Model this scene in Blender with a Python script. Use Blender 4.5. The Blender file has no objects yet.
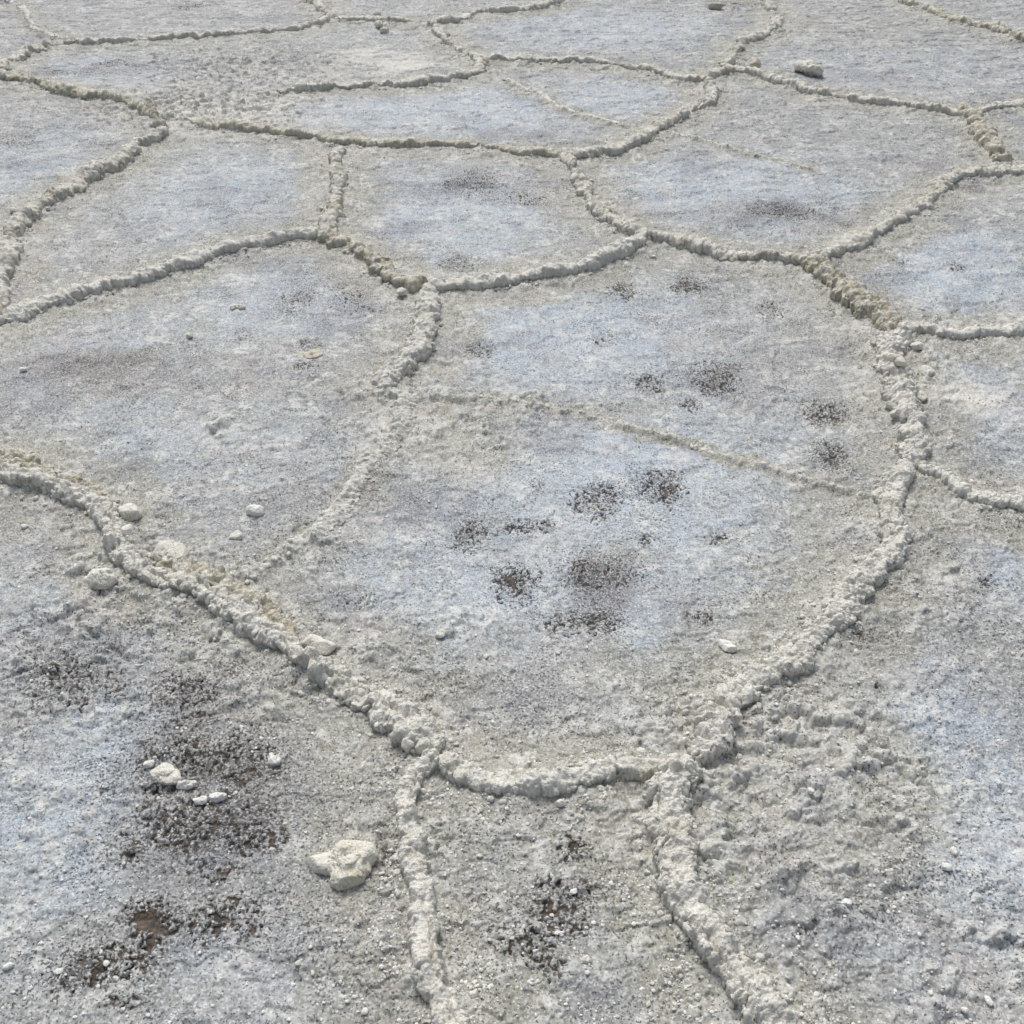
import bpy, math, random
import numpy as np
C = bpy.context.scene
rng = np.random.default_rng(7); random.seed(7)

# ------------------------------------------------------------ camera
CAM_H, PITCH, FPX = 1.5, math.radians(36.5), 1100.0
cd = bpy.data.cameras.new('camera'); cam = bpy.data.objects.new('camera', cd); C.collection.objects.link(cam)
cam.location = (0, 0, CAM_H); cam.rotation_euler = (math.pi/2-PITCH, 0, 0)
cd.sensor_width = 36; cd.lens = FPX/1024*36; cd.clip_start = .05; cd.clip_end = 3000
C.camera = cam
# ------------------------------------------------------------ light
SUN_EL, SUN_AZ = 56, -14          # azimuth from +Y towards +X: the veiled sun stands ahead of the camera
w = bpy.data.worlds.new('World'); C.world = w; w.use_nodes = True
nt = w.node_tree; bg = nt.nodes['Background']
sky = nt.nodes.new('ShaderNodeTexSky'); sky.sky_type = 'NISHITA'; sky.sun_disc = False
sky.sun_elevation = math.radians(SUN_EL); sky.sun_rotation = math.radians(SUN_AZ)
sky.air_density = 1.0; sky.dust_density = 4.0; sky.ozone_density = 1.0
hs = nt.nodes.new('ShaderNodeHueSaturation'); hs.inputs['Saturation'].default_value = .6   # thin grey overcast
nt.links.new(sky.outputs[0], hs.inputs['Color']); nt.links.new(hs.outputs[0], bg.inputs[0]); bg.inputs[1].default_value = .11
sd = bpy.data.lights.new('sun', 'SUN'); sun = bpy.data.objects.new('sun', sd); C.collection.objects.link(sun)
sd.energy = 1.9; sd.angle = math.radians(24); sd.color = (1, .985, .965)
sun.rotation_euler = (math.radians(90-SUN_EL), 0, math.radians(180-SUN_AZ)); sun.location = (0, 4, 6)
C.view_settings.view_transform = 'Standard'; C.view_settings.look = 'None'
C.view_settings.exposure = 0.12; C.view_settings.gamma = 1

C.cycles.max_bounces = 4; C.cycles.diffuse_bounces = 3
# ------------------------------------------------------------ helpers
def ground_pt(px, py):
    u = (px-512)/FPX; v = (py-512)/FPX
    dy = math.cos(PITCH)-v*math.sin(PITCH); dz = -math.sin(PITCH)-v*math.cos(PITCH)
    k = CAM_H/-dz
    return u*k, dy*k
def px_size(py):                                    # metres per pixel across, metres per pixel in depth
    x0, y0 = ground_pt(512, py); x1, _ = ground_pt(513, py); _, y2 = ground_pt(512, py-1)
    return x1, y2-y0

def hsh(ix, iy, seed):
    h = (ix.astype(np.int64)*374761393 + iy.astype(np.int64)*668265263 + seed*974634777) & 0xFFFFFFFF
    h = ((h ^ (h >> 13))*1274126177) & 0xFFFFFFFF
    h = ((h ^ (h >> 16))*2246822519) & 0xFFFFFFFF
    return ((h ^ (h >> 15)) & 0xFFFFFF).astype(np.float32)/np.float32(16777216)
def gn(x, y, seed=0):                               # gradient noise, about -1..1
    ix = np.floor(x); iy = np.floor(y); fx = (x-ix).astype(np.float32); fy = (y-iy).astype(np.float32)
    ix = ix.astype(np.int64); iy = iy.astype(np.int64)
    ux = fx*fx*fx*(fx*(fx*6-15)+10); uy = fy*fy*fy*(fy*(fy*6-15)+10)
    def g(ax, ay):
        a = hsh(ix+ax, iy+ay, seed)*np.float32(2*math.pi)
        return np.cos(a)*(fx-ax)+np.sin(a)*(fy-ay)
    n0 = g(0, 0)*(1-ux)+g(1, 0)*ux; n1 = g(0, 1)*(1-ux)+g(1, 1)*ux
    return (n0*(1-uy)+n1*uy)*1.5
def fbm(x, y, seed=0, o=4, rough=.5):
    s = 0; a = 1; t = 0
    for k in range(o):
        s = s+a*gn(x*2**k+k*17.3, y*2**k-k*9.1, seed+k); t += a; a *= rough
    return s/t*1.4
def worley(x, y, seed=0, jit=.9):                   # F1, F2, id of the nearest cell
    ix = np.floor(x).astype(np.int64); iy = np.floor(y).astype(np.int64)
    f1 = np.full(x.shape, 9, np.float32); f2 = f1.copy(); cid = np.zeros(x.shape, np.float32)
    for a in (-1, 0, 1):
        for b in (-1, 0, 1):
            jx = ix+a; jy = iy+b
            dx = jx+.5+(hsh(jx, jy, seed)-.5)*jit-x; dy = jy+.5+(hsh(jx, jy, seed+51)-.5)*jit-y
            d = (dx*dx+dy*dy).astype(np.float32)
            c = d < f1
            f2 = np.where(c, f1, np.minimum(f2, d)); cid = np.where(c, hsh(jx, jy, seed+99), cid); f1 = np.where(c, d, f1)
    return np.sqrt(f1), np.sqrt(f2), cid
def dome(f1, R=.62): return np.sqrt(np.clip(1-(f1/R)**2, 0, 1))
def sst(a, b, x):
    t = np.clip((x-a)/(b-a), 0, 1); return t*t*(3-2*t)

def tag(o, label=None, cat=None, group=None, kind=None):
    if label: o['label'] = label
    if cat: o['category'] = cat
    if group: o['group'] = group
    if kind: o['kind'] = kind
    return o
def np_mesh(name, co, faces, mat, nv=4, smooth=True, attrs=None):
    me = bpy.data.meshes.new(name); n = len(co); m = len(faces)
    me.vertices.add(n); me.vertices.foreach_set('co', np.ascontiguousarray(co, np.float32).ravel())
    me.loops.add(m*nv); me.loops.foreach_set('vertex_index', np.ascontiguousarray(faces, np.int32).ravel())
    me.polygons.add(m); me.polygons.foreach_set('loop_start', np.arange(m, dtype=np.int32)*nv)
    me.polygons.foreach_set('use_smooth', np.full(m, smooth))
    for k, v in (attrs or {}).items():
        if v.ndim == 2:
            a = me.color_attributes.new(k, 'FLOAT_COLOR', 'POINT'); a.data.foreach_set('color', np.ascontiguousarray(v, np.float32).ravel())
        else:
            a = me.attributes.new(k, 'FLOAT', 'POINT'); a.data.foreach_set('value', np.ascontiguousarray(v, np.float32).ravel())
    me.update(); me.materials.append(mat)
    o = bpy.data.objects.new(name, me); C.collection.objects.link(o)
    return o
def grid_faces(nr, nc):
    i = np.arange(nr*nc, dtype=np.int32).reshape(nr, nc)
    return np.stack([i[:-1, :-1], i[:-1, 1:], i[1:, 1:], i[1:, :-1]], -1).reshape(-1, 4)

# ------------------------------------------------------------ materials
def srgb(r, g, b):
    f = lambda c: (c/255/12.92 if c/255 <= .04045 else ((c/255+.055)/1.055)**2.4)
    return (f(r), f(g), f(b), 1)
class N:
    def __init__(s, name):
        s.m = bpy.data.materials.new(name); s.m.use_nodes = True; s.t = s.m.node_tree; s.b = s.t.nodes['Principled BSDF']
        s.co = s.t.nodes.new('ShaderNodeTexCoord').outputs['Object']
    def put(s, sock, v):
        if isinstance(v, bpy.types.NodeSocket): s.t.links.new(v, sock)
        else: sock.default_value = v
    def noise(s, scale, detail=3, rough=.6, dist=0):
        n = s.t.nodes.new('ShaderNodeTexNoise'); s.put(n.inputs['Vector'], s.co)
        n.inputs['Scale'].default_value = scale; n.inputs['Detail'].default_value = detail; n.inputs['Roughness'].default_value = rough; n.inputs['Distortion'].default_value = dist
        return n.outputs['Fac']
    def vor(s, scale, feature='F1', out='Distance', rnd=1):
        n = s.t.nodes.new('ShaderNodeTexVoronoi'); n.feature = feature; s.put(n.inputs['Vector'], s.co)
        n.inputs['Scale'].default_value = scale; n.inputs['Randomness'].default_value = rnd
        return n.outputs[out]
    def ma(s, op, a, b=0., c=0.):
        n = s.t.nodes.new('ShaderNodeMath'); n.operation = op
        s.put(n.inputs[0], a); s.put(n.inputs[1], b); s.put(n.inputs[2], c); return n.outputs[0]
    def mr(s, v, a, b, c=0., d=1., smooth=False):
        n = s.t.nodes.new('ShaderNodeMapRange'); n.interpolation_type = 'SMOOTHSTEP' if smooth else 'LINEAR'
        for i, q in enumerate((v, a, b, c, d)): s.put(n.inputs[i], q)
        return n.outputs[0]
    def mix(s, f, a, b, mode='MIX'):
        n = s.t.nodes.new('ShaderNodeMix'); n.data_type = 'RGBA'; n.blend_type = mode
        s.put(n.inputs[0], f); s.put(n.inputs[6], a); s.put(n.inputs[7], b); return n.outputs[2]
    def attr(s, name):
        n = s.t.nodes.new('ShaderNodeAttribute'); n.attribute_name = name; return n
    def bump(s, h, dist, strength=1., prev=None):
        n = s.t.nodes.new('ShaderNodeBump'); n.inputs['Distance'].default_value = dist; n.inputs['Strength'].default_value = strength
        s.put(n.inputs['Height'], h)
        if prev is not None: s.put(n.inputs['Normal'], prev)
        return n.outputs['Normal']

def mat_ground():
    n = N('salt_crust')
    a = n.attr('zone'); sep = n.t.nodes.new('ShaderNodeSeparateColor'); n.put(sep.inputs[0], a.outputs['Color'])
    blue, warm, mud, grey = sep.outputs[0], sep.outputs[1], sep.outputs[2], a.outputs['Alpha']
    b = n.attr('zone_b'); sep2 = n.t.nodes.new('ShaderNodeSeparateColor'); n.put(sep2.inputs[0], b.outputs['Color'])
    white, pore, edge = sep2.outputs[0], sep2.outputs[1], sep2.outputs[2]
    mid = n.noise(55, 4, .65); fine = n.noise(300, 3, .7); big = n.noise(9, 4, .6)
    col = n.mix(n.mr(mid, .3, .7), srgb(124, 127, 124), srgb(174, 176, 169))
    bl = n.mix(n.mr(fine, .35, .65), srgb(126, 140, 151), srgb(206, 217, 224))
    f = n.mr(n.ma('ADD', n.ma('ADD', blue, n.ma('MULTIPLY', n.ma('SUBTRACT', mid, .5), 1.6)), n.ma('MULTIPLY', n.ma('SUBTRACT', big, .5), 1.3)), .15, 1., 0, 1, True)
    col = n.mix(f, col, bl)
    wm = n.mix(n.mr(fine, .3, .7), srgb(132, 131, 115), srgb(178, 175, 157))
    f = n.mr(n.ma('ADD', warm, n.ma('MULTIPLY', n.ma('SUBTRACT', mid, .5), .8)), .2, .85, 0, 1, True)
    col = n.mix(f, col, wm)
    cf = n.ma('MULTIPLY', n.mr(b.outputs['Alpha'], .15, .85, 0, 1, True), n.mr(mid, .30, .52))
    col = n.mix(n.ma('MULTIPLY', cf, .78), col, srgb(210, 210, 202))
    dk = n.mr(n.noise(26, 5, .68), .52, .72, 0, .55)
    col = n.mix(dk, col, srgb(112, 115, 115))
    g2 = n.noise(135, 2, .6)
    col = n.mix(n.mr(g2, .50, .66, 0, .34), col, srgb(104, 106, 108))
    col = n.mix(n.mr(g2, .48, .34, 0, .42), col, srgb(208, 210, 210))
    pk = n.mr(n.noise(5, 3, .5), .56, .75, 0, .30)
    col = n.mix(pk, col, srgb(198, 184, 176))
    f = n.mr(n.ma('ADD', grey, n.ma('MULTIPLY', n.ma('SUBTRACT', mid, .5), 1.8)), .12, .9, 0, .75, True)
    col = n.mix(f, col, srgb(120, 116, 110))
    lo = n.noise(3.3, 5, .62)
    col = n.mix(n.mr(lo, .50, .68, 0, .50, True), col, srgb(108, 112, 122))
    col = n.mix(n.ma('MULTIPLY', n.mr(n.noise(4.1, 5, .66, .4), .52, .68, 0, .62, True), n.mr(mid, .3, .62)), col, srgb(208, 209, 206))
    col = n.mix(n.ma('MULTIPLY', n.mr(edge, .45, 1., 0, .40), n.mr(mid, .3, .6)), col, srgb(196, 193, 180))
    # translucent crystals: speckle of greyer and whiter grains
    sp = n.vor(330, out='Color'); ss = n.t.nodes.new('ShaderNodeSeparateColor'); n.put(ss.inputs[0], sp)
    col = n.mix(n.mr(ss.outputs[0], .5, 1, 0, n.mr(b.outputs['Alpha'], .2, .8, .42, .1)), col, srgb(112, 114, 118))
    col = n.mix(n.mr(ss.outputs[1], .70, 1, 0, .48), col, srgb(234, 235, 236))
    col = n.mix(n.ma('MULTIPLY', white, n.mr(fine, .3, .6)), col, srgb(222, 219, 208))
    # dark pores
    pv = n.noise(210, 2, .55)
    pf = n.mr(n.ma('ADD', pv, n.ma('MULTIPLY', pore, .12)), .655, .69)
    col = n.mix(n.ma('MULTIPLY', pf, .8), col, srgb(60, 56, 52))
    # bare mud between salt nodules
    mf = n.mr(n.ma('ADD', mud, n.ma('MULTIPLY', n.ma('SUBTRACT', fine, .5), .8)), .42, .62)
    mc = n.mix(n.mr(n.noise(45, 3), .40, .62), srgb(56, 52, 46), srgb(108, 94, 80))
    col = n.mix(mf, col, mc)
    n.put(n.b.inputs['Base Color'], col)
    n.put(n.b.inputs['Roughness'], n.mr(fine, .3, .7, .45, .8))
    n.b.inputs['Specular IOR Level'].default_value = .35
    nb = n.bump(n.vor(230, 'SMOOTH_F1'), .0016, .45)
    nb = n.bump(fine, .0014, .5, nb)
    nb = n.bump(n.ma('SUBTRACT', 1., pf), .002, .7, nb)
    n.put(n.b.inputs['Normal'], nb)
    return n.m
def mat_salt(name, lo, hi, brown, bamt=.6, stain=.5, crest=False):
    n = N(name)
    mid = n.noise(60, 4, .65); fine = n.noise(380, 3, .7); big = n.noise(12, 3, .6)
    col = n.mix(n.mr(mid, .3, .7), srgb(*lo), srgb(*hi))
    col = n.mix(n.mr(big, .52, .7, 0, stain, True), col, srgb(*brown))
    col = n.mix(n.mr(n.noise(30, 4, .7), .58, .7, 0, stain), col, srgb(*[int(c*.9) for c in brown]))
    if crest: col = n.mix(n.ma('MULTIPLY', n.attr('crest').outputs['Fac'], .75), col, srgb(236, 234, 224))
    sp = n.vor(420, out='Color'); ss = n.t.nodes.new('ShaderNodeSeparateColor'); n.put(ss.inputs[0], sp)
    col = n.mix(n.mr(ss.outputs[0], .6, 1, 0, .35), col, srgb(128, 122, 104))
    col = n.mix(n.mr(ss.outputs[1], .75, 1, 0, .6), col, srgb(238, 236, 226))
    n.put(n.b.inputs['Base Color'], col); n.b.inputs['Roughness'].default_value = .7
    n.b.inputs['Specular IOR Level'].default_value = .35
    nb = n.bump(n.vor(260, 'SMOOTH_F1'), .0022, bamt)
    nb = n.bump(fine, .0022, bamt, nb)
    n.put(n.b.inputs['Normal'], nb)
    return n.m
M_G = mat_ground()
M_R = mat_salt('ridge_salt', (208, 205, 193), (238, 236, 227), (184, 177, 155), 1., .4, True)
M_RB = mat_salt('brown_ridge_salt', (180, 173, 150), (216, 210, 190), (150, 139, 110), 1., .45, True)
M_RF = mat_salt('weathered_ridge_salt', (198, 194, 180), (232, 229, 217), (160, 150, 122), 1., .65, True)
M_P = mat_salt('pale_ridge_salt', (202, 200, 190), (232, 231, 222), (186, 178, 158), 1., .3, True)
M_C = mat_salt('chunk_salt', (206, 203, 190), (230, 227, 215), (182, 174, 150), .5, .45)
M_S = mat_salt('cream_stone_salt', (208, 203, 185), (234, 231, 219), (186, 172, 132), .6, .6)
M_W = mat_salt('white_salt', (224, 222, 214), (240, 239, 234), (210, 205, 190), .4, .3)

# ------------------------------------------------------------ ridges as traced on the ground
# name -> (points, width px, height factor, options, label)
RIDGES = [
 ([(-60,448),(0,475),(40,488),(80,505),(105,518),(118,535),(124,558),(145,578),(180,590),(215,603),(245,627),(280,650),(320,678),(360,697),(400,724),(425,744),(438,760)], 24, .72, dict(crack=1, lump=1.15, ww=[(0,1.3),(.2,.9),(.3,.62),(.5,.72),(.65,.95),(.8,.9),(.93,1.15),(1,1)]),
  'long lumpy salt ridge from the left edge to the forked junction, beside the pale slabs'),
 ([(438,760),(424,776),(410,798),(407,820),(414,848),(419,880),(421,915),(424,950),(432,985),(445,1015),(462,1060),(475,1110)], 24, 1.1, dict(crack=1, lump=.6, cw=.35),
  'smooth pale salt ridge with a thin crack, just right of the heart-shaped lump'),
 ([(438,760),(462,777),(500,790),(540,792),(580,786),(620,778),(655,776),(685,772)], 20, .85, dict(lump=1.),
  'narrow sagging salt ridge closing the top of the small lower plate'),
 ([(688,768),(674,788),(667,820),(670,860),(682,905),(705,945),(730,978),(758,1012),(785,1060),(800,1100)], 37, .80, dict(lump=.8, crack=1, cw=-.4),
  'broad granular salt ridge at the bottom, right of the small lower plate'),
 ([(688,772),(706,755),(714,735),(708,716)], 36, .75, dict(lump=1.4),
  'short fat ridge stub standing at the lower right junction'),
 ([(712,712),(738,702),(765,686),(795,666),(820,641),(845,606),(870,580),(891,560),(890,525),(888,503),(900,484),(908,470)], 21, .75, dict(lump=1.1),
  'knobbly curved salt ridge forming the lower right side of the large middle plate'),
 ([(912,474),(913,445),(906,415),(896,385),(888,360),(893,337)], 21, .55, dict(lump=1.5),
  'broken knotty ridge between the two side branches on the right'),
 ([(893,337),(872,316),(848,300),(826,284),(810,266)], 24, .6, dict(brown=1, lump=1.3, crack=1),
  'thick brownish cracked ridge descending from the upper right junction to the first side branch'),
 ([(810,266),(770,262),(735,259),(700,251),(670,244),(648,240)], 15, .6, dict(lump=1.),
  'nearly level ridge forming the upper edge of the large middle plate'),
 ([(648,240),(620,257),(585,272),(540,281),(490,288),(455,291),(427,296)], 14, .85, dict(lump=.7),
  'slender even ridge curving down left below the plate with grey smudges'),
 ([(425,294),(395,283),(370,263),(345,248),(322,238)], 17, .6, dict(brown=1, lump=1.2),
  'short rough ridge linking the two junctions above the left middle plate'),
 ([(322,238),(280,243),(230,252),(180,268),(130,285),(80,298),(30,312),(0,326),(-60,352)], 16, .65, dict(lump=.8, ww=[(0,.8),(.5,1),(.8,1.4),(1,1.7)]),
  'long ridge along the top of the big left plate with an undercut lower side'),
 ([(426,294),(429,315),(425,340),(415,360),(396,378),(386,386),(384,396)], 20, .7, dict(lump=.9, fade=(0,1.5)),
  'pale hooked ridge dropping from the central junction between left and middle plates'),
 ([(404,392),(406,412),(398,437),(370,466),(342,508),(322,533),(290,550),(248,582)], 20, .15, dict(lump=.8, gap=.0, fade=(1,5)),
  'low crumbling ridge fading out across the plate right of the small round lump'),
 ([(420,399),(480,402),(530,407),(580,415),(620,426),(670,438),(720,456),(770,468),(820,485),(870,498),(886,501)], 5, .42, dict(lump=.9, pale=1),
  'thin thread-like ridge crossing the large middle plate'),
 ([(322,238),(335,215),(339,190),(335,165),(341,150)], 12, .65, dict(lump=.9),
  'small pale upright ridge joining the brown-lumped ridge above the left middle plate'),
 ([(648,240),(620,228),(598,212),(583,190),(571,170),(563,155)], 14, .55, dict(lump=1., crack=1),
  'split double-crested ridge on the right of the plate with grey smudges'),
 ([(563,157),(530,157),(480,150),(430,147),(380,145),(330,142),(290,137),(250,132),(214,130),(180,122)], 9, .7, dict(lump=.8, brown=1, fade=(0,5)),
  'long level ridge with brown lumps above the plate with grey smudges'),
 ([(563,158),(600,155),(640,142),(660,128),(690,115),(711,103),(708,84)], 12, .6, dict(lump=1.1),
  'rising ridge hooking up to the farther central knot of ridges'),
 ([(706,82),(680,81),(650,73),(610,66),(580,62),(540,63),(500,62),(482,62)], 8, .6, dict(lump=.7),
  'fine distant ridge between the two far junctions at the top centre'),
 ([(708,80),(735,74),(760,78),(790,87),(820,97),(860,103),(900,108),(940,113),(962,115)], 9, .7, dict(lump=.8),
  'long thin ridge passing in front of the loose log-shaped lump'),
 ([(958,112),(972,122),(983,138),(992,152),(1006,164)], 15, .55, dict(lump=1.3, brown=1),
  'wide crumbly ridge tumbling down beside the right edge near the top'),
 ([(966,116),(990,112),(1015,106),(1060,98),(1110,92)], 9, .45, dict(lump=1.),
  'short far branch leaving the upper right knot towards the right edge'),
 ([(1070,168),(1020,172),(990,175),(955,180),(940,190),(925,205),(900,222),(870,240),(840,255),(812,264)], 12, .6, dict(lump=1.),
  'ridge sloping from the right edge down to the upper right junction'),
 ([(895,336),(920,333),(950,338),(985,335),(1030,333),(1080,326)], 13, .75, dict(lump=.6),
  'smooth pale branch reaching the right edge above the cream stain'),
 ([(914,472),(940,482),(965,497),(1000,507),(1040,512),(1100,520)], 15, .8, dict(lump=.9),
  'tapering branch reaching the right edge below the cream stain'),
 ([(160,132),(150,118),(130,110),(105,103),(70,95),(40,88),(12,82),(-40,74)], 12, .55, dict(lump=1.2, brown=1),
  'broken far ridge on the left below the bluish oval plate'),
 ([(166,134),(150,146),(136,150),(120,165),(90,180),(60,200),(35,215),(12,238),(9,268),(0,300),(-8,325)], 16, .6, dict(lump=.9),
  'rounded ridge bending down the left side with a dark right flank'),
 ([(0,76),(10,64),(30,55),(55,47),(75,42)], 10, .5, dict(lump=1.2),
  'short pale ridge rounding the left end of the bluish oval plate'),
 ([(75,44),(110,45),(150,42),(180,39),(220,36),(260,33),(300,30),(330,21)], 7, .7, dict(lump=.8),
  'thin dark-edged ridge along the top of the bluish oval plate'),
 ([(334,20),(318,8),(305,-5),(290,-25)], 8, .5, dict(lump=1.1),
  'stubby ridge leaving the top edge left of centre'),
 ([(334,20),(370,21),(410,23),(430,25)], 6, .5, dict(lump=.8),
  'short far ridge joining the two topmost junctions'),
 ([(432,25),(460,22),(480,14),(520,13),(545,8),(570,-2),(600,-14)], 8, .6, dict(lump=.9),
  'far ridge curving out through the top edge at centre'),
 ([(432,26),(445,42),(460,52),(476,60),(481,69),(470,76),(440,82),(400,86),(350,89),(302,93),(275,97)], 10, .55, dict(lump=1., fade=(0,3)),
  'far hook-shaped ridge wrapping the plate with two white blotches'),
 ([(714,76),(728,66),(736,54),(742,45),(765,36),(776,26),(771,12),(764,0),(755,-20)], 9, .45, dict(lump=1.3, gap=.1),
  'straggling broken ridge climbing from the far knot to the top edge'),
 ([(880,-12),(895,0),(915,8),(950,20),(990,30),(1030,42),(1090,58)], 9, .5, dict(lump=1.1, brown=1),
  'straight brown ridge cutting the top right corner'),
 ([(506,80),(540,95),(560,108),(590,118),(622,125)], 5, .4, dict(lump=.8, gap=.1),
  'faint diagonal crack ridge on the far bluish plate at centre'),
 ([(664,132),(690,138),(730,150),(770,160),(810,170)], 4, .3, dict(lump=.6),
  'very faint short ridge trailing across the large upper right plate'),
 ([(-30,-6),(5,2),(24,10),(30,24),(40,33),(70,42)], 6, .4, dict(lump=1.3, gap=.15),
  'crumbled little ridge in the top left corner'),
 ([(150,575),(185,572),(215,590),(245,607),(275,625),(298,645)], 20, .4, dict(brown=1, lump=1.5),
  'coarse brownish crust band backing the long lumpy ridge between pale slabs'),
 ([(-30,462),(10,464),(45,480),(80,492),(97,505)], 18, .5, dict(brown=1, lump=1.5),
  'gritty brown crust band against the back of the long ridge at the left edge'),
]
def catmull(P, step):
    P = [np.array(p, float) for p in P]
    P = [2*P[0]-P[1]]+P+[2*P[-1]-P[-2]]; out = []
    for i in range(1, len(P)-2):
        p0, p1, p2, p3 = P[i-1:i+3]; n = max(2, int(np.linalg.norm(p2-p1)/step))
        for k in range(n):
            t = k/n
            out.append(.5*(2*p1+(p2-p0)*t+(2*p0-5*p1+4*p2-p3)*t*t+(3*p1-p0-3*p2+p3)*t**3))
    out.append(P[-2]); return np.array(out)
ridge_world = []
for pts, wpx, hf, opt, lab in RIDGES:
    wp = [ground_pt(*p) for p in pts]
    ws = [px_size(p[1])[0]*wpx for p in pts]
    ridge_world.append((wp, float(np.mean(ws))))

# coarse map of distance to the ridges and of the colour zones, one cell = 15 mm on the ground
GS, GX0, GY0, GNX, GNY = .015, -5.2, .0, 694, 640
gx, gy = np.meshgrid(GX0+GS*np.arange(GNX), GY0+GS*np.arange(GNY))
dist = np.full(gx.shape, 3., np.float32)
for (wp, wd), R in zip(ridge_world, RIDGES):
    c = catmull(wp, .06); k = min(1, max(.14, wd*R[2]/.024))
    for a, b in zip(c[:-1], c[1:]):
        ab = b-a; L = ab@ab+1e-12
        t = np.clip(((gx-a[0])*ab[0]+(gy-a[1])*ab[1])/L, 0, 1)
        d = np.hypot(gx-a[0]-t*ab[0], gy-a[1]-t*ab[1])/k
        dist = np.minimum(dist, d)
B_, W_, G_, H_, L_ = 'bwghl'
ZONES = [
 (600,480,190,80,B_,.9),(560,335,140,60,B_,1.),(480,575,110,70,B_,.8),(400,600,70,60,B_,.6),(650,590,90,60,B_,.7),(720,420,100,50,B_,.5),
 (300,300,120,40,B_,.75),(110,330,110,40,B_,.5),(330,450,120,60,B_,.5),(150,440,140,40,B_,.6),(240,200,100,45,B_,.8),(450,215,100,50,B_,.85),(430,115,150,26,B_,.9),
 (620,100,80,24,B_,.8),(720,200,150,42,B_,.85),(950,270,90,50,B_,.95),(985,420,60,90,B_,.7),(110,72,80,14,B_,.9),(50,160,70,40,B_,.7),(600,30,140,22,B_,.75),
 (900,70,160,26,B_,.5),(980,560,70,60,B_,.75),(60,620,120,80,B_,.55),(70,810,90,120,B_,.85),(300,960,120,60,B_,.5),(970,800,80,150,B_,.85),(850,960,110,60,B_,.55),
 (520,830,80,60,B_,.4),(220,620,80,40,B_,.35),(380,30,200,15,B_,.4),(320,40,60,12,B_,.4),(30,560,60,40,B_,.4),
 (205,800,110,80,G_,.62),(185,710,60,40,G_,.6),(388,880,20,110,G_,.9),(340,500,70,25,G_,.5),(605,580,38,20,G_,.75),(100,670,90,50,G_,.5),(95,365,75,13,G_,.85),  # tall narrow grey zone left of the smooth cracked ridge: its shade, painted in
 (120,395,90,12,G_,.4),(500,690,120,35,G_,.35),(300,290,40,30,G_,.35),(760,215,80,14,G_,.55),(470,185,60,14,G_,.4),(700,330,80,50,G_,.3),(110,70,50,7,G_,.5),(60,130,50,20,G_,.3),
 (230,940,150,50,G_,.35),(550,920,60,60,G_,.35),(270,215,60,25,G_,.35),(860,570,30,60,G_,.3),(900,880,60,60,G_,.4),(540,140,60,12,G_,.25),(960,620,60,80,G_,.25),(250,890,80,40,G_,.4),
 (450,440,90,50,W_,.8),(250,60,150,36,W_,.5),(830,340,60,60,W_,.5),(830,520,60,60,W_,.6),(930,380,50,60,W_,.45),(800,780,130,90,W_,.95),(840,30,160,20,W_,.5),
 (600,410,90,16,W_,.6),(350,380,60,60,W_,.5),(260,380,80,30,W_,.35),(650,680,80,40,W_,.6),(700,620,60,50,W_,.4),(290,560,60,40,W_,.5),(60,250,60,20,W_,.3),(200,110,70,16,W_,.7),
 (480,680,60,30,W_,.4),(880,700,60,60,W_,.35),(560,1000,90,60,W_,.5),(130,150,60,30,W_,.4),(620,560,30,20,W_,.5),
 (365,56,22,7,H_,.8),(402,66,28,8,H_,.9),(962,396,24,11,H_,1.1),(797,343,15,5,H_,.8),(220,112,75,16,H_,.85),(150,92,50,8,H_,.4),(300,75,80,8,H_,.3),(820,730,60,30,H_,.35),(760,800,60,40,H_,.3),(480,470,30,20,H_,.3),(395,430,30,16,H_,.4),(215,430,25,12,H_,.4),
 (800,780,150,90,L_,1.),(900,900,150,120,L_,.7),(90,640,140,90,L_,.8),(80,850,120,120,L_,.5),(430,640,90,50,L_,.5),(390,430,90,60,L_,.6),(310,545,60,40,L_,.6),(225,428,22,14,L_,1.),(500,420,70,25,L_,.7),(280,690,60,25,L_,.6),(180,730,60,60,L_,.5),(300,570,80,40,L_,.5),(200,110,90,16,L_,.9),(240,70,90,20,L_,.5),
 (950,600,80,80,L_,.5),(560,950,110,90,L_,.4),(930,390,60,60,L_,.5),(330,1000,150,50,L_,.4),
]
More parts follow.
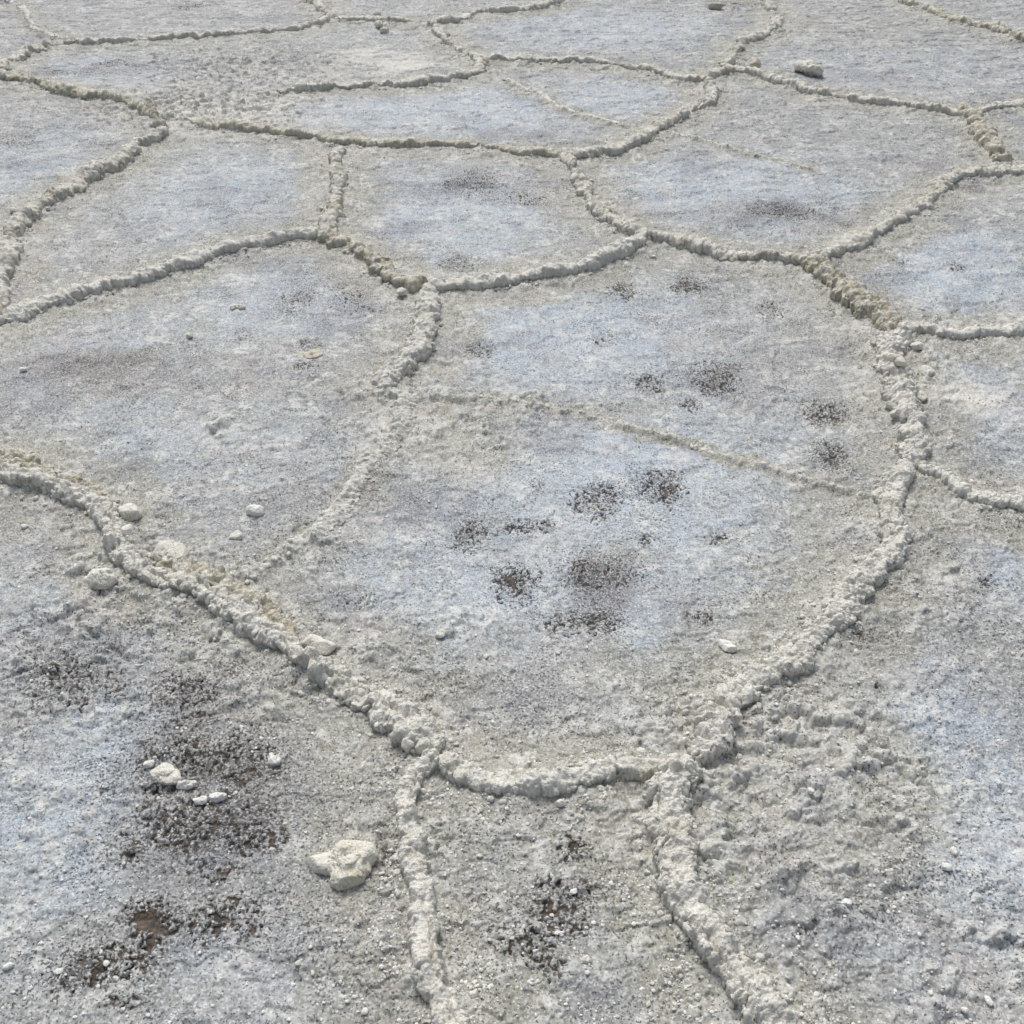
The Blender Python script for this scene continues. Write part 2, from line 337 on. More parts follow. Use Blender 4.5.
MUD = [(152,922,22,18,1.25),(147,945,13,22,1.0),(95,975,34,15,.85),(118,958,26,12,.85),(120,1000,20,8,.6),(228,918,34,20,.8),(205,825,62,22,.72),(245,835,30,18,.85),(180,762,34,20,.72),(240,755,34,24,.62),(186,700,28,26,.5),(133,850,8,14,.7),
 (556,915,26,26,.85),(530,938,22,14,.8),(548,965,14,18,.8),(574,850,13,12,.85),(516,580,18,15,.9),(585,620,30,9,.9),(596,502,20,14,.85),(662,488,19,14,.9),(472,535,15,12,.8),(528,524,20,6,.75),(576,505,10,6,.6),
 (718,540,9,5,.8),(830,456,13,12,.85),(822,412,20,9,.75),(716,377,20,13,.8),(652,383,11,7,.8),(688,287,15,7,.85),(624,290,11,7,.85),(480,350,13,7,.7),(690,403,10,6,.6),(770,310,12,8,.5),(600,336,10,5,.5),(311,345,12,3,.6),(303,366,8,3,.7),
 (472,183,26,9,.7),(525,198,18,6,.55),(785,212,34,7,.55),(455,265,14,6,.6),(118,62,12,3,.7),(60,72,40,3,.4),(955,266,10,5,.6),(900,262,9,5,.5),(700,620,14,7,.55),(595,575,36,14,.42),(535,488,8,6,.6),(50,668,30,16,.45),(80,690,40,20,.45),
 (805,935,10,6,.6),(660,890,0.1,.1,0),(350,305,30,12,.35),(300,300,16,12,.5),(15,140,20,5,.5),(645,540,10,4,.5),(740,60,3,1,.5),(190,6,12,3,.8),(385,25,8,2,.5),(730,4,16,3,.8),(545,590,6,4,.6),(170,790,20,8,.6),(215,875,26,12,.45),(360,600,20,10,.35),(860,640,8,6,.5),(990,590,14,8,.45),(880,690,6,5,.5)]
wx = gx+.05*fbm(gx/.16, gy/.16, 5, 4, .6); wy = gy+.08*fbm(gx/.16+7, gy/.16+3, 6, 4, .6)
Z = {k: np.zeros(gx.shape, np.float32) for k in 'bwghl'}
for px, py, rx, ry, k, a in ZONES:
    cx, cy = ground_pt(px, py); sx, _ = px_size(py)
    _, y1 = ground_pt(px, py-ry); _, y2 = ground_pt(px, py+ry); sy = abs(y1-y2)/2; cy = (y1+y2)/2
    q = ((wx-cx)/(sx*rx))**2+((wy-cy)/sy)**2
    Z[k] = np.maximum(Z[k], a*np.exp(-.5*q**1.3))
wb = 1-sst(.05, .27, dist+.06*fbm(gx/.09, gy/.09, 31, 3))
Z['w'] = np.maximum(Z['w'], .85*wb)
Z['b'] *= 1-.75*wb
out = 1-sst(0, .5, np.hypot(np.maximum(0, np.abs(gx)-(.62*np.hypot(gy, CAM_H))), 0))
rnd = sst(.0, .5, fbm(gx/.5, gy/.5, 41, 3))
Z['b'] = np.maximum(Z['b'], rnd*.7*(1-out))
mapZ = np.stack([Z['b'], Z['w'], Z['g'], Z['h'], Z['l'], dist], -1)
def sample(x, y):
    u = np.clip((x-GX0)/GS, 0, GNX-1.001); v = np.clip((y-GY0)/GS, 0, GNY-1.001)
    i = u.astype(np.int32); j = v.astype(np.int32); fu = (u-i)[..., None].astype(np.float32); fv = (v-j)[..., None].astype(np.float32)
    return (mapZ[j, i]*(1-fu)+mapZ[j, i+1]*fu)*(1-fv)+(mapZ[j+1, i]*(1-fu)+mapZ[j+1, i+1]*fu)*fv
MUDW = []
for px, py, rx, ry, a in MUD:
    if a <= 0: continue
    cx, cy = ground_pt(px, py); sx, _ = px_size(py)
    _, y1 = ground_pt(px, py-ry); _, y2 = ground_pt(px, py+ry); MUDW.append((cx, (y1+y2)/2, sx*rx, abs(y1-y2)/2, a))
def ground_eval(x, y, full=True):
    """height and colour zones of the crust at ground points x, y"""
    x = x.astype(np.float32); y = y.astype(np.float32); sh = x.shape; x = x.ravel(); y = y.ravel()
    m = sample(x+.03*fbm(x/.07, y/.07, 71, 3, .65), y+.03*fbm(x/.07, y/.07, 74, 3, .65)); d0 = sample(x, y)[:, 5]; m[:, 5] = d0; d = m[:, 5]; lum = m[:, 4]
    z = .010*fbm(x/.7, y/.7, 11, 2)+.006*fbm(x/.16, y/.16, 12, 3)
    z += .007*np.exp(-(d/.055)**2)*(1+.6*gn(x/.05, y/.05, 13))-.003*np.exp(-((d-.10)/.05)**2)
    nearr = np.exp(-(d/.11)**2)
    jx = x+.006*gn(x/.015, y/.015, 14); jy = y+.006*gn(x/.015+9, y/.015, 15)
    f1, f2, ci = worley(jx/.024, jy/.024, 21)
    patch = sst(-.25, .45, fbm(x/.09, y/.09, 16, 3))
    amp = np.clip(.15+.75*lum+.55*nearr, 0, 1.2)*(.35+.65*patch)
    z += .0100*amp*dome(f1, .7)*(.3+.9*ci)
    q1, q2, qi = worley(jx/.034+5+.3*gn(x/.02, y/.02, 26), jy/.034+.3*gn(x/.02, y/.02, 27), 25); puff = np.clip(1.3*lum-.25, 0, 1)*(.4+.6*patch)
    z += .024*puff*dome(q1, .66)*(.3+.8*qi)
    f1b, f2b, cib = worley(jx/.0095+3, jy/.0095, 22)
    z += .0016*(.45+.7*lum+.5*nearr)*dome(f1b, .7)*(.3+cib)*(1-.45*np.clip(lum, 0, 1))
    # thin lifted flakes of crust
    tr = fbm(x/.045, y/.03, 17, 3); tr2 = fbm(x/.16, y/.10, 81, 4, .6); z += .018*lum*sst(.0, .12, fbm(x/.055, y/.05, 84, 3, .6))*np.clip(y*.3-.6, 0, 1)
    z += (.006*sst(.22, .26, tr2)-.004*sst(.30, .34, -tr2))*np.clip(.3+y*.12, 0, 1)
    z += .0035*sst(.18, .24, tr)*np.clip(.25+nearr+lum*.5, 0, 1)
    z += .0006*gn(x/.005, y/.005, 18)
    mud = np.zeros_like(x)
    for cx, cy, rx, ry, a in MUDW:
        s = (np.abs(x-cx) < rx*2.6) & (np.abs(y-cy) < ry*2.6)
        if not s.any(): continue
        q = ((x[s]-cx)/rx)**2+((y[s]-cy)/ry)**2
        mud[s] = np.maximum(mud[s], (a+.05)*np.exp(-.45*q**1.2))
    n2 = fbm(x/.022, y/.022, 19, 3)
    n3 = fbm(x/.055, y/.055, 29, 3); core = np.clip(mud+(.55*n2+.55*n3)*np.minimum(1, mud*2.5), 0, 1.4)
    gapn = sst(.42, .66, f1b+.30*gn(x/.006, y/.006, 20))     # gaps between the nodules
    mv = np.clip(core*(.02+1.25*gapn)+sst(1.12, 1.25, core), 0, 1.3)*np.where(mud > .03, 1, 0)
    mv = sst(.36, .60, mv)
    z -= .0035*mv
    z += .0018*sst(.15, .5, core)*dome(f1b, .6)*(1-mv)*.6
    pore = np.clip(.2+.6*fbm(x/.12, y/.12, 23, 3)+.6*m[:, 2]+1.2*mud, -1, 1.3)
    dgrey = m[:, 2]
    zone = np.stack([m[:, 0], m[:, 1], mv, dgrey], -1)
    zb = np.stack([m[:, 3], pore, nearr, np.clip(dome(f1)*(.3+.9*ci)*(.35+.65*patch)+.35*puff*dome(q1, .75)+.12*lum, 0, 1)], -1)
    return z.reshape(sh), zone, zb

# ------------------------------------------------------------ the salt flat, one sheet to the horizon
rows = []; y = .42
while y < 8.6:
    rows.append(y); y += min(max((y*y+CAM_H**2)/(FPX*CAM_H)*1.0, .0015), .0065)
st = .008
while y < 600: rows.append(y); st *= 1.13; y += st
back = []; y = .42; st = .004
while y > -400: st *= 1.16; y -= st; back.append(y)
rows = np.array(back[::-1]+rows)
NC = 1240
hw = .4655*np.sqrt(np.maximum(rows, .5)**2+CAM_H**2)*1.10+.12
hw = np.minimum(hw, 5.0)
u = np.linspace(-1, 1, NC)
ext = []; e = 0; st = .004
while e < 500: e += st; ext.append(e); st *= 1.16
ext = np.array(ext)
X = np.concatenate([(-hw[:, None]-ext[None, ::-1]), hw[:, None]*u[None], hw[:, None]+ext[None]], 1)
Y = np.repeat(rows[:, None], X.shape[1], 1)
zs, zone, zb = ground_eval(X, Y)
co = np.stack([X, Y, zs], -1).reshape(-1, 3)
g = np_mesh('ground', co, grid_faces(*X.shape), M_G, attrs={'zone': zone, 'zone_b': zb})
tag(g, 'cracked bluish grey salt crust of polygonal plates reaching to the horizon', kind='structure')
print('ground verts', len(co))
del zs, zone, zb, co, X, Y

# ------------------------------------------------------------ ridges
def build_ridge(idx):
    pts, wpx, hf, opt, lab = RIDGES[idx]; wp, wd = ridge_world[idx]
    ym = np.mean([p[1] for p in wp]); dsl = math.hypot(ym, CAM_H)
    step = max(.0016, .8*dsl/FPX)
    c = catmull(wp, step); seg = np.linalg.norm(np.diff(c, axis=0), axis=1)
    s = np.concatenate([[0], np.cumsum(seg)]); L = s[-1]; n = int(L/step)+2
    si = np.linspace(0, L, n); c = np.stack([np.interp(si, s, c[:, 0]), np.interp(si, s, c[:, 1])], -1)
    # smooth the direction
    k = max(3, int(.03/step)); kern = np.ones(k)/k
    pad = np.pad(c, ((k, k), (0, 0)), 'edge'); cs = np.stack([np.convolve(pad[:, i], kern, 'same')[k:-k] for i in (0, 1)], -1)
    cs[:k] = c[:k]; cs[-k:] = c[-k:]
    t = np.gradient(cs, axis=0); t /= np.linalg.norm(t, axis=1)[:, None]+1e-9
    nr = np.stack([-t[:, 1], t[:, 0]], -1)
    sd = 1000+idx*7; z0 = np.zeros_like(si)
    wig = wd*(.20*gn(si/.11, z0+.3, sd)+.10*gn(si/.04, z0+.3, sd+1))
    lump = opt.get('lump', 1); lv = .35+.65*lump
    prof = opt.get('ww', [(0, 1), (1, 1)]); pf_ = np.interp(si/L, [q[0] for q in prof], [q[1] for q in prof])
    wv = wd*pf_*(1.0+lv*(.42*gn(si/.17, z0+.5, sd+2)+.20*gn(si/.045, z0+.5, sd+3)))
    far = float(sst(2.6, 4.2, np.array(ym))); lump = lump*(1+.5*far); lv = lv*(1+.35*far)
    hv = wd*hf*(.72+.14*far)*(1.0+lv*.40*gn(si/.10, z0+.7, sd+4)+.2*gn(si/.03, z0+.7, sd+5))
    fd = opt.get('fade', (0, 0)); fz = np.ones_like(si)
    if fd[0]: fz = fz*sst(0, fd[0]*wd, si)
    if fd[1]: fz = fz*sst(0, fd[1]*wd, L-si)
    wv = wv*(.4+.6*fz); hv = hv*(.25+.75*fz)
    T = wd*1.35; nt_ = max(16, int(2*T/step)); tt = np.linspace(-T, T, nt_)
    S, TT = np.meshgrid(si, tt, indexing='ij')
    P = c[:, None, :]+nr[:, None, :]*(TT+wig[:, None])[..., None]
    x, y = P[..., 0], P[..., 1]
    a = np.abs(TT)/(wv[:, None]*.5)
    cap = np.minimum(S, L-S)/(wd*.5)
    lump = opt.get('lump', 1)
    h1, h2, hi = worley(x/.016, y/.016, sd+30)
    m = 1.0-a+.36*fbm(x/.040, y/.040, sd+6, 3)*lump+.34*(dome(h1, .75)-.55)*min(1, .5+lump*.5)+.12*gn(x/.006, y/.006, sd+7)
    m = m-1.1*np.clip(1-cap, 0, 1)-far*(.75 if hf > .42 else 0)*sst(.15, .6, gn(S/.14, S*0+.4, sd+33))
    if opt.get('gap'): m = m-opt['gap']-.6*sst(.1, .5, gn(S/.10, S*0+.2, sd+8))
    body = np.sqrt(np.clip(m*1.9, 0, 1)); body = body**.85
    H = hv[:, None]
    z = H*body*(.70+.30*np.sqrt(np.clip(1-(a/1.5)**2, 0, 1)))
    # beads of salt spread evenly over crest and flanks: measured along the section, pushed out along the normal
    dz = np.diff(z, axis=1, prepend=z[:, :1]); arc = np.cumsum(np.sqrt((tt[1]-tt[0])**2+np.minimum(dz, .012)**2), axis=1)
    arc -= arc[:, nt_//2][:, None]
    sc = min(1, wd/.045); big = 1+.5*far
    zt = np.gradient(z, tt[1]-tt[0], axis=1); zsn = np.gradient(z, step, axis=0)
    zt = np.clip(zt, -2.5, 2.5); zsn = np.clip(zsn, -1.5, 1.5)
    inv = 1/np.sqrt(1+zt**2+zsn**2); nT, nS, nZ = -zt*inv, -zsn*inv, inv
    f1, f2, ci = worley(S/(.024*big)+.25*gn(x/.01, y/.01, sd), arc/(.020*big), sd+9)
    g1, g2, cj = worley(S/.0105+.2*gn(x/.006, y/.006, sd+1), arc/.0095, sd+10)
    e1, e2, ck = worley(S/.0055, arc/.005, sd+14)
    disp = sc*lump*(.0065*big*(dome(f1, .72)*(.3+.9*ci)-.45)+.0042*(dome(g1, .72)*(.2+cj)-.35))+sc*(.0018*dome(e1, .7)*ck+.0012*gn(S/.004, arc/.004, sd+11))
    disp = disp*sst(0, .35, body)
    z = z+disp*nZ; ddt = disp*nT; dds = disp*nS
    if opt.get('crack'):
        cw = opt.get('cw', 0.)*wd*.5+wd*(.20*gn(si/.05, z0+.1, sd+12)+.07*gn(si/.012, z0+.1, sd+13))
        wdn = .0016+.0012*np.clip(gn(si/.06, z0, sd+15), 0, 1)+0*si
        z -= .011*body*np.exp(-((TT-cw[:, None])/wdn[:, None])**2)*sst(-.35, .1, gn(S/.12, S*0+.9, sd+16))
    # overhanging lips: the crust bulges outwards with height
    bul = wd*.24*np.sign(TT)*sst(.35, .85, body)*np.clip(a, 0, 1)*(.6+.6*gn(x/.03, y/.03, sd+17))
    P = P+nr[:, None, :]*(bul+ddt)[..., None]+t[:, None, :]*dds[..., None]
    gz, _, _ = ground_eval(P[..., 0], P[..., 1])
    zz = gz+z-.0045
    co = np.stack([P[..., 0], P[..., 1], zz], -1).reshape(-1, 3)
    F = grid_faces(n, nt_); keep = (body.ravel()[F] > .002).any(1); F = F[keep]
    used = np.unique(F); mp = np.full(len(co), -1, np.int32); mp[used] = np.arange(len(used)); 
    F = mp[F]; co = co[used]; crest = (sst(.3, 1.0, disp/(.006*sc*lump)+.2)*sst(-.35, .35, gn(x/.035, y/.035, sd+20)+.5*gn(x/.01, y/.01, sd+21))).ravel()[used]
    cx, cy = c[len(c)//2]; co = co-np.array([cx, cy, 0])
    # the strip's winding: face up
    v = co[F[:200]]; nz = np.cross(v[:, 1]-v[:, 0], v[:, 3]-v[:, 0])[:, 2].mean()
    if nz < 0: F = F[:, ::-1]
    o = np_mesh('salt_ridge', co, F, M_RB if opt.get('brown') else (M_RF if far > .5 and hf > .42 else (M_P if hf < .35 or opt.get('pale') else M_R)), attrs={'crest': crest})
    o.location = (cx, cy, 0)
    return tag(o, lab, 'salt ridge', 'salt ridges between the plates')
for i in range(len(RIDGES)): build_ridge(i)

# ------------------------------------------------------------ loose lumps
import bmesh
def ico(sub):
    bm = bmesh.new(); bmesh.ops.create_icosphere(bm, subdivisions=sub, radius=1)
    v = np.array([q.co[:] for q in bm.verts], np.float32); f = np.array([[q.index for q in t.verts] for t in bm.faces], np.int32); bm.free(); return v, f
ICO = {k: ico(k) for k in (1, 2, 3, 4, 5, 6)}
def gn3(p, s, seed):
    q = p/s; i = np.floor(q).astype(np.int64); f = (q-i); u = f*f*(3-2*f); o = 0
    for a in (0, 1):
        for b in (0, 1):
            for c in (0, 1):
                wgt = (u[:, 0] if a else 1-u[:, 0])*(u[:, 1] if b else 1-u[:, 1])*(u[:, 2] if c else 1-u[:, 2])
                o = o+wgt*(hsh(i[:, 0]+a+(i[:, 2]+c)*131, i[:, 1]+b+(i[:, 2]+c)*57, seed)*2-1)
    return o
def lump_mesh(name, lobes, mat, size, sub=5, rough=1., sharp=9., faces=26):
    """lobes: (x, y, z, rx, ry, rz) in units of size; one closed lump through all of them"""
    v, f = ICO[sub]; r = np.full(len(v), -9., np.float32); acc = np.zeros(len(v)); 
    for lx, ly, lz, a, b, cc in lobes:
        D = v/np.array([a, b, cc]); O = np.array([lx/a, ly/b, lz/cc])
        A = (D*D).sum(1); Bq = D@O; Cq = O@O-1; disc = Bq*Bq-A*Cq
        d = np.where(disc >= 0, (Bq+np.sqrt(np.maximum(disc, 0)))/A, .05); d = np.maximum(d, .05)
        acc += np.exp(sharp*d)
    r = np.log(acc)/sharp
    p = v*r[:, None]*size; sd = int(size*1e5)+len(lobes)
    dn = .16*gn3(p, size*.55, sd)+.08*gn3(p, size*.22, sd+3)
    nrm = v
    q1 = gn3(p, .012, sd+5)*.0030+np.abs(gn3(p, .005, sd+7))*.0020
    p = p+nrm*((dn*size+q1*min(1, size/.03))*rough)[:, None]
    fr = np.random.default_rng(sd)
    for _ in range(faces):
        nn = fr.normal(size=3); nn[2] *= .8; nn /= np.linalg.norm(nn); q = p@nn; dd = q.max()*fr.uniform(.74, .95)
        p = p-nn*(np.maximum(0, q-dd)*.8)[:, None]
    pit, _, _ = worley((v[:, 0]*1.3+v[:, 2])*size/.007, (v[:, 1]*1.3-v[:, 2]*.7)*size/.007, sd+11)
    p = p+nrm*(.0022*min(1, size/.03)*(dome(pit, .8)-.5)*rough)[:, None]
    p = p/1.04
    return np_mesh(name, p, f, mat, 3)
def place(o, px, py, sink, rz=0., tilt=(0, 0)):
    x, y = ground_pt(px, py); gz, _, _ = ground_eval(np.array([x]), np.array([y]))
    o.location = (x, y, float(gz[0])-sink); o.rotation_euler = (tilt[0], tilt[1], rz)
GL = 'loose salt lumps lying on the crust'
def lump(px, py, wpx, lobes, label, mat=None, rz=0, lift=.25, sub=5, name='salt_lump', cat='salt lump', group=GL, rough=1., tilt=(0, 0), faces=26, sharp=11.):
    size = px_size(py)[0]*wpx/2
    o = lump_mesh(name, lobes, mat or M_C, size, sub, rough, sharp, faces)
    place(o, px, py, -size*lift, rz, tilt); return tag(o, label, cat, group)
lump(346, 868, 72, [(-.50,.0,0,.52,.30,.26),(.52,.42,.05,.50,.46,.36),(.02,.16,.05,.62,.44,.36),(.10,-.48,0,.42,.46,.28),(.2,0,.1,.48,.48,.34)],
     'large heart-shaped cream salt lump lying left of the smooth cracked ridge', lift=.12, sub=6, mat=M_S, rough=1.3, faces=12, sharp=14.)
lump(170, 561, 50, [(-.35,.15,.05,.6,.5,.30),(.35,-.1,.05,.6,.5,.34),(0,.1,.1,.7,.55,.32)], 'thick domed salt slab leaning on the back of the long ridge', lift=.10, rz=-.45, tilt=(.3, 0), sub=6)
lump(106, 588, 36, [(-.45,.05,.1,.5,.55,.45),(.2,.15,.1,.5,.5,.42),(.55,-.1,0,.42,.42,.35),(0,-.3,0,.45,.4,.35)], 'knobbly round salt lump on the near side of the long ridge', lift=.30, rough=1.4)
lump(131, 516, 30, [(0,0,.05,.75,.7,.5),(.3,-.2,.05,.6,.5,.45),(-.3,.3,0,.6,.5,.45)], 'blocky salt lump perched where the long ridge first bends', lift=.2)
lump(101, 517, 24, [(0,0,0,.95,.5,.4),(.3,.1,.1,.6,.4,.35)], 'flat pale salt lump left of the blocky one on the long ridge', lift=.2, rz=.2)
lump(130, 542, 16, [(0,0,0,.8,.9,.5)], 'bright white salt flake on the bend of the long ridge', mat=M_W, lift=1.6, rz=.3)
lump(318, 650, 48, [(-.55,.15,0,.5,.38,.26),(0,0,.05,.6,.38,.28),(.5,-.15,0,.5,.42,.28)], 'oblong salt slab tipped against the long ridge above its brown undercut', lift=.05, rz=-.32, rough=.9)
lump(255, 514, 25, [(-.2,.05,0,.7,.5,.45),(.35,0,0,.6,.5,.4)], 'small smooth white salt lump alone on the left plate', mat=M_W, lift=.30, rough=.7)
lump(274, 763, 20, [(.1,-.2,0,.7,.65,.5),(-.3,.4,0,.4,.5,.45)], 'pear-shaped white lump beside the dark pitted patch', mat=M_W, lift=.3)
lump(219, 798, 24, [(-.2,0,0,.7,.55,.3),(.4,.1,0,.6,.35,.3)], 'right one of two bright wedge flakes on the dark pitted patch', mat=M_W, lift=.2, rough=.8)
lump(200, 801, 20, [(-.4,-.1,0,.6,.3,.28),(.4,.1,0,.5,.55,.3)], 'left one of two bright wedge flakes on the dark pitted patch', mat=M_W, lift=.2, rough=.8)
lump(148, 766, 15, [(0,0,0,.8,.6,.5),(.4,.2,0,.4,.4,.4)], 'small white lump at the upper left rim of the dark pitted patch', mat=M_W, lift=.3, sub=4)
lump(166, 778, 38, [(-.4,.2,0,.6,.5,.2),(.3,-.1,0,.6,.5,.2)], 'grey flat crust clod among the pits above the wedge flakes', mat=M_C, lift=.05, rough=1.6)
lump(186, 787, 26, [(-.5,-.1,0,.5,.3,.3),(.3,0,0,.4,.4,.3),(.7,.2,0,.3,.3,.3)], 'jagged white crust piece just above the wedge flakes', mat=M_W, lift=.2, rough=1.6)
lump(725, 650, 26, [(-.3,.2,0,.7,.35,.2),(.4,-.2,0,.6,.3,.2)], 'thin bright flake on the right half of the large middle plate', mat=M_W, lift=.2, rz=-.25)
lump(944, 873, 15, [(0,0,0,.8,.7,.5)], 'lower white bit of the pair on the lower right plate', mat=M_W, lift=.4, sub=4)
lump(953, 854, 12, [(0,0,0,.6,.9,.5)], 'upper white bit of the pair on the lower right plate', mat=M_W, lift=.4, sub=4)
lump(988, 1005, 14, [(0,.2,0,.5,1.1,.4)], 'upright white sliver in the bottom right corner', mat=M_W, lift=.3, sub=4, rz=.3)
lump(845, 910, 13, [(0,0,0,.9,.7,.5),(.4,.2,0,.4,.4,.4)], 'single white crumb in the middle of the lower right plate', mat=M_W, lift=.3, sub=4)
lump(808, 803, 9, [(0,0,0,.9,.8,.6)], 'tiny bright crumb on the puffy crust right of the broad ridge', mat=M_W, lift=.6, sub=4)
lump(8, 968, 15, [(0,0,0,.9,.5,.4)], 'bright wedge crumb at the left edge near the bottom', mat=M_W, lift=.3, sub=4, rz=.5)
lump(560, 810, 12, [(0,0,0,.9,.7,.6),(.3,.4,0,.4,.4,.4)], 'white crumb just below the narrow sagging ridge', mat=M_W, lift=.4, sub=4)
lump(586, 965, 15, [(0,0,0,.9,.6,.4),(-.4,0,.1,.5,.5,.4)], 'knotted pale crumb right of the black speckled patch', lift=.3, sub=4)
lump(237, 539, 17, [(0,0,0,.9,.8,.5),(.3,.4,0,.5,.4,.4)], 'dull clod just below the small smooth white lump', lift=.2, sub=4)
lump(24, 525, 10, [(0,0,0,.9,.7,.5)], 'white crumb beside the left edge under the long ridge', mat=M_W, lift=.3, sub=4)
lump(24, 372, 10, [(0,0,0,.9,.8,.6)], 'pale pebble at the left end of the dark streak', mat=M_W, lift=.3, sub=4)
lump(190, 339, 9, [(0,0,0,.9,.8,.6)], 'little round pebble near the middle of the left plate', lift=.4, sub=4)
lump(238, 309, 18, [(-.5,0,0,.5,.6,.4),(.4,-.1,0,.5,.5,.4)], 'rough crumb pair in the upper part of the left plate', lift=.2, sub=4, rough=1.5)
lump(15, 213, 12, [(0,0,0,1,.7,.45)], 'oval pebble left of the rounded ridge', lift=.3, sub=4)
lump(808, 74, 40, [(-.6,.25,.05,.42,.40,.32),(0,0,.05,.5,.42,.34),(.6,-.25,0,.42,.40,.30)], 'log-shaped cream lump lying alone on the far right plate', mat=M_C, rough=1.7, lift=.3, rz=-.35)
lump(716, 9, 18, [(-.3,0,0,.7,.7,.5),(.4,0,0,.5,.6,.4)], 'brown clod beside the top edge right of centre', mat=M_RB, lift=.3, sub=4)
lump(377, 17, 12, [(0,0,0,.9,.7,.5)], 'upper pebble of the small row at the top centre', lift=.4, sub=4)
lump(379, 27, 13, [(0,0,0,.9,.7,.5)], 'middle pebble of the small row at the top centre', lift=.4, sub=4)
lump(385, 33, 14, [(0,0,0,.9,.7,.4)], 'lowest pebble of the small row at the top centre', lift=.3, sub=4)
lump(755, 71, 15, [(0,0,0,.9,.8,.6)], 'brownish knob at the right end of the far knot of ridges', mat=M_RB, lift=.8, sub=4)
lump(890, 372, 34, [(-.5,.2,0,.4,.3,.28),(0,0,0,.5,.3,.3),(.5,-.2,0,.4,.3,.28)], 'finger-shaped salt piece beside the broken knotty ridge', lift=.35, rz=-.55)
lump(915, 352, 20, [(0,0,0,.9,.6,.4)], 'rounded clod just under the smooth right branch', lift=.3, sub=4)
lump(925, 375, 22, [(0,0,0,.8,.8,.4),(.3,.3,0,.5,.5,.3)], 'lumpy clod right of the broken knotty ridge', lift=.2, sub=4, rough=1.4)
lump(920, 400, 20, [(0,0,0,.9,.7,.35)], 'low clod right of the broken knotty ridge, below the lumpy one', lift=.2, sub=4, rough=1.4)
lump(312, 355, 30, [(-.3,0,0,.7,.9,.10),(.4,.1,0,.6,.9,.12)], 'flat brownish crust flake lying in the upper half of the left plate', mat=M_RB, lift=-.05, rough=1.3)
lump(402, 298, 13, [(0,0,0,.9,.8,.6)], 'knob tucked into the left side of the central junction', lift=.5, sub=4)
lump(440, 638, 12, [(0,0,0,1,.7,.5)], 'crumb on the lower left part of the large middle plate', lift=.3, sub=4)
lump(131, 583, 10, [(0,0,0,.9,.8,.5)], 'crumb between the knobbly lump and the long ridge', lift=.4, sub=4)

# crumbs nothing tells apart: one mesh each of a few shapes, copied
protos = []
for k in range(6):
    o = lump_mesh('salt_crumb', [(0,0,0,.9,.6+.05*k,.5),(.3*math.cos(k),.3*math.sin(k),0,.6,.5,.4)], M_W if k % 3 else M_C, 1e-2+k*3e-4, 3, 1.2)
    protos.append(o)
spots = []
while len(spots) < 240:
    px = random.uniform(4, 1020); py = 1020-1010*random.random()**1.5
    x, y = ground_pt(px, py); d = float(sample(np.array([x]), np.array([y]))[0, 5])
    if d < .03: continue
    if random.random() > .25+.75*math.exp(-((d-.06)/.09)**2): continue
    spots.append((x, y))
zz, _, _ = ground_eval(np.array([s[0] for s in spots]), np.array([s[1] for s in spots]))
for i, (x, y) in enumerate(spots):
    p = protos[i % 6]; o = p if i < 6 else p.copy()
    if i >= 6: C.collection.objects.link(o)
    s = random.choice((.22, .28, .28, .35, .42, .6))
    if y > 3: s *= 1.3
    o.scale = (s, s*random.uniform(.7, 1.1), s*random.uniform(.6, .9)); o.location = (x, y, float(zz[i])+.0018*s)
    o.rotation_euler = (0, 0, random.uniform(0, 6.28))
    tag(o, 'tiny loose salt crumb scattered on the crust away from the ridges', 'salt crumb', 'tiny salt crumbs')

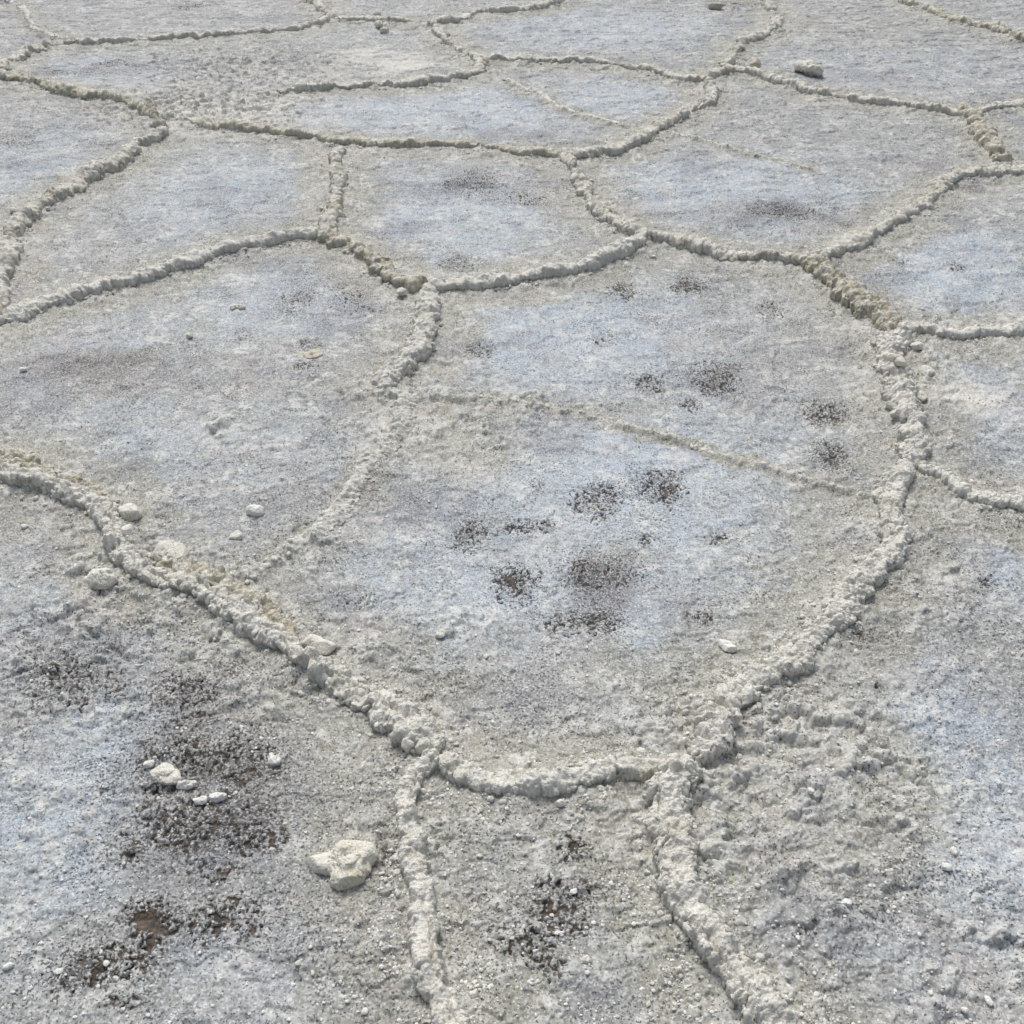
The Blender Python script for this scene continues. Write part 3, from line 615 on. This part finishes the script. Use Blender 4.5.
# uncountable grit: one mesh of small crystals, thicker near the ridges
NG = 20000
px = rng.uniform(-60, 1084, NG*3); py = 1060-1060*rng.random(NG*3)**1.35
u_ = (px-512)/FPX; v_ = (py-512)/FPX; k_ = CAM_H/(math.sin(PITCH)+v_*math.cos(PITCH)); gxs = u_*k_; gys = (math.cos(PITCH)-v_*math.sin(PITCH))*k_
sm = sample(gxs, gys); cl = fbm(gxs/.07, gys/.07, 61, 3)
pr = .10+.9*np.exp(-((sm[:, 5]-.03)/.06)**2)+.35*sm[:, 4]+.25*sm[:, 2]
keep = rng.random(NG*3) < np.clip(pr*sst(-.2, .5, cl), 0, 1)
gxs = gxs[keep][:NG]; gys = gys[keep][:NG]; n = len(gxs)
gzs, _, _ = ground_eval(gxs, gys)
bv, bf = ICO[1]
sz = (.0011+.0022*rng.random(n)**3)*(1+.10*gys)
ax = rng.random((n, 3))*.7+.6
J = 1+.35*(rng.random((n, len(bv), 1))-.5)
V = bv[None]*J*ax[:, None]*sz[:, None, None]*np.array([1, 1, .75])
V += np.stack([gxs, gys, gzs+sz*.3], -1)[:, None]
F = (bf[None]+(np.arange(n)*len(bv))[:, None, None]).reshape(-1, 3)
o = np_mesh('salt_grit', V.reshape(-1, 3), F, M_W, 3, smooth=False)
tag(o, 'fine loose salt grit strewn over the crust and along the ridges', kind='stuff')

NG = 7000
m_ = 60*NG
gxs = rng.uniform(-4.5, 4.5, m_); gys = rng.uniform(.7, 8.4, m_)
sm = sample(gxs, gys); cl = fbm(gxs/.10, gys/.10, 63, 3)
keep = (np.abs(gxs) < .55*np.hypot(gys, CAM_H)+.3) & (rng.random(m_) < np.exp(-((sm[:, 5]-.032)/.022)**2)*sst(-.15, .4, cl))
gxs = gxs[keep][:NG]; gys = gys[keep][:NG]; n = len(gxs); gzs, _, _ = ground_eval(gxs, gys)
bv, bf = ICO[2]
sz = .0020+.0055*rng.random(n)**2.2
ax = rng.random((n, 3))*.7+.6
J = 1+.45*(rng.random((n, len(bv), 1))-.5)
V = bv[None]*J*ax[:, None]*sz[:, None, None]*np.array([1, 1, .75]); V += np.stack([gxs, gys, gzs], -1)[:, None]
F = (bf[None]+(np.arange(n)*len(bv))[:, None, None]).reshape(-1, 3)
o = np_mesh('ridge_rubble', V.reshape(-1, 3), F, M_R, 3)
tag(o, 'small cream salt rubble fallen along the feet of the ridges', kind='stuff')
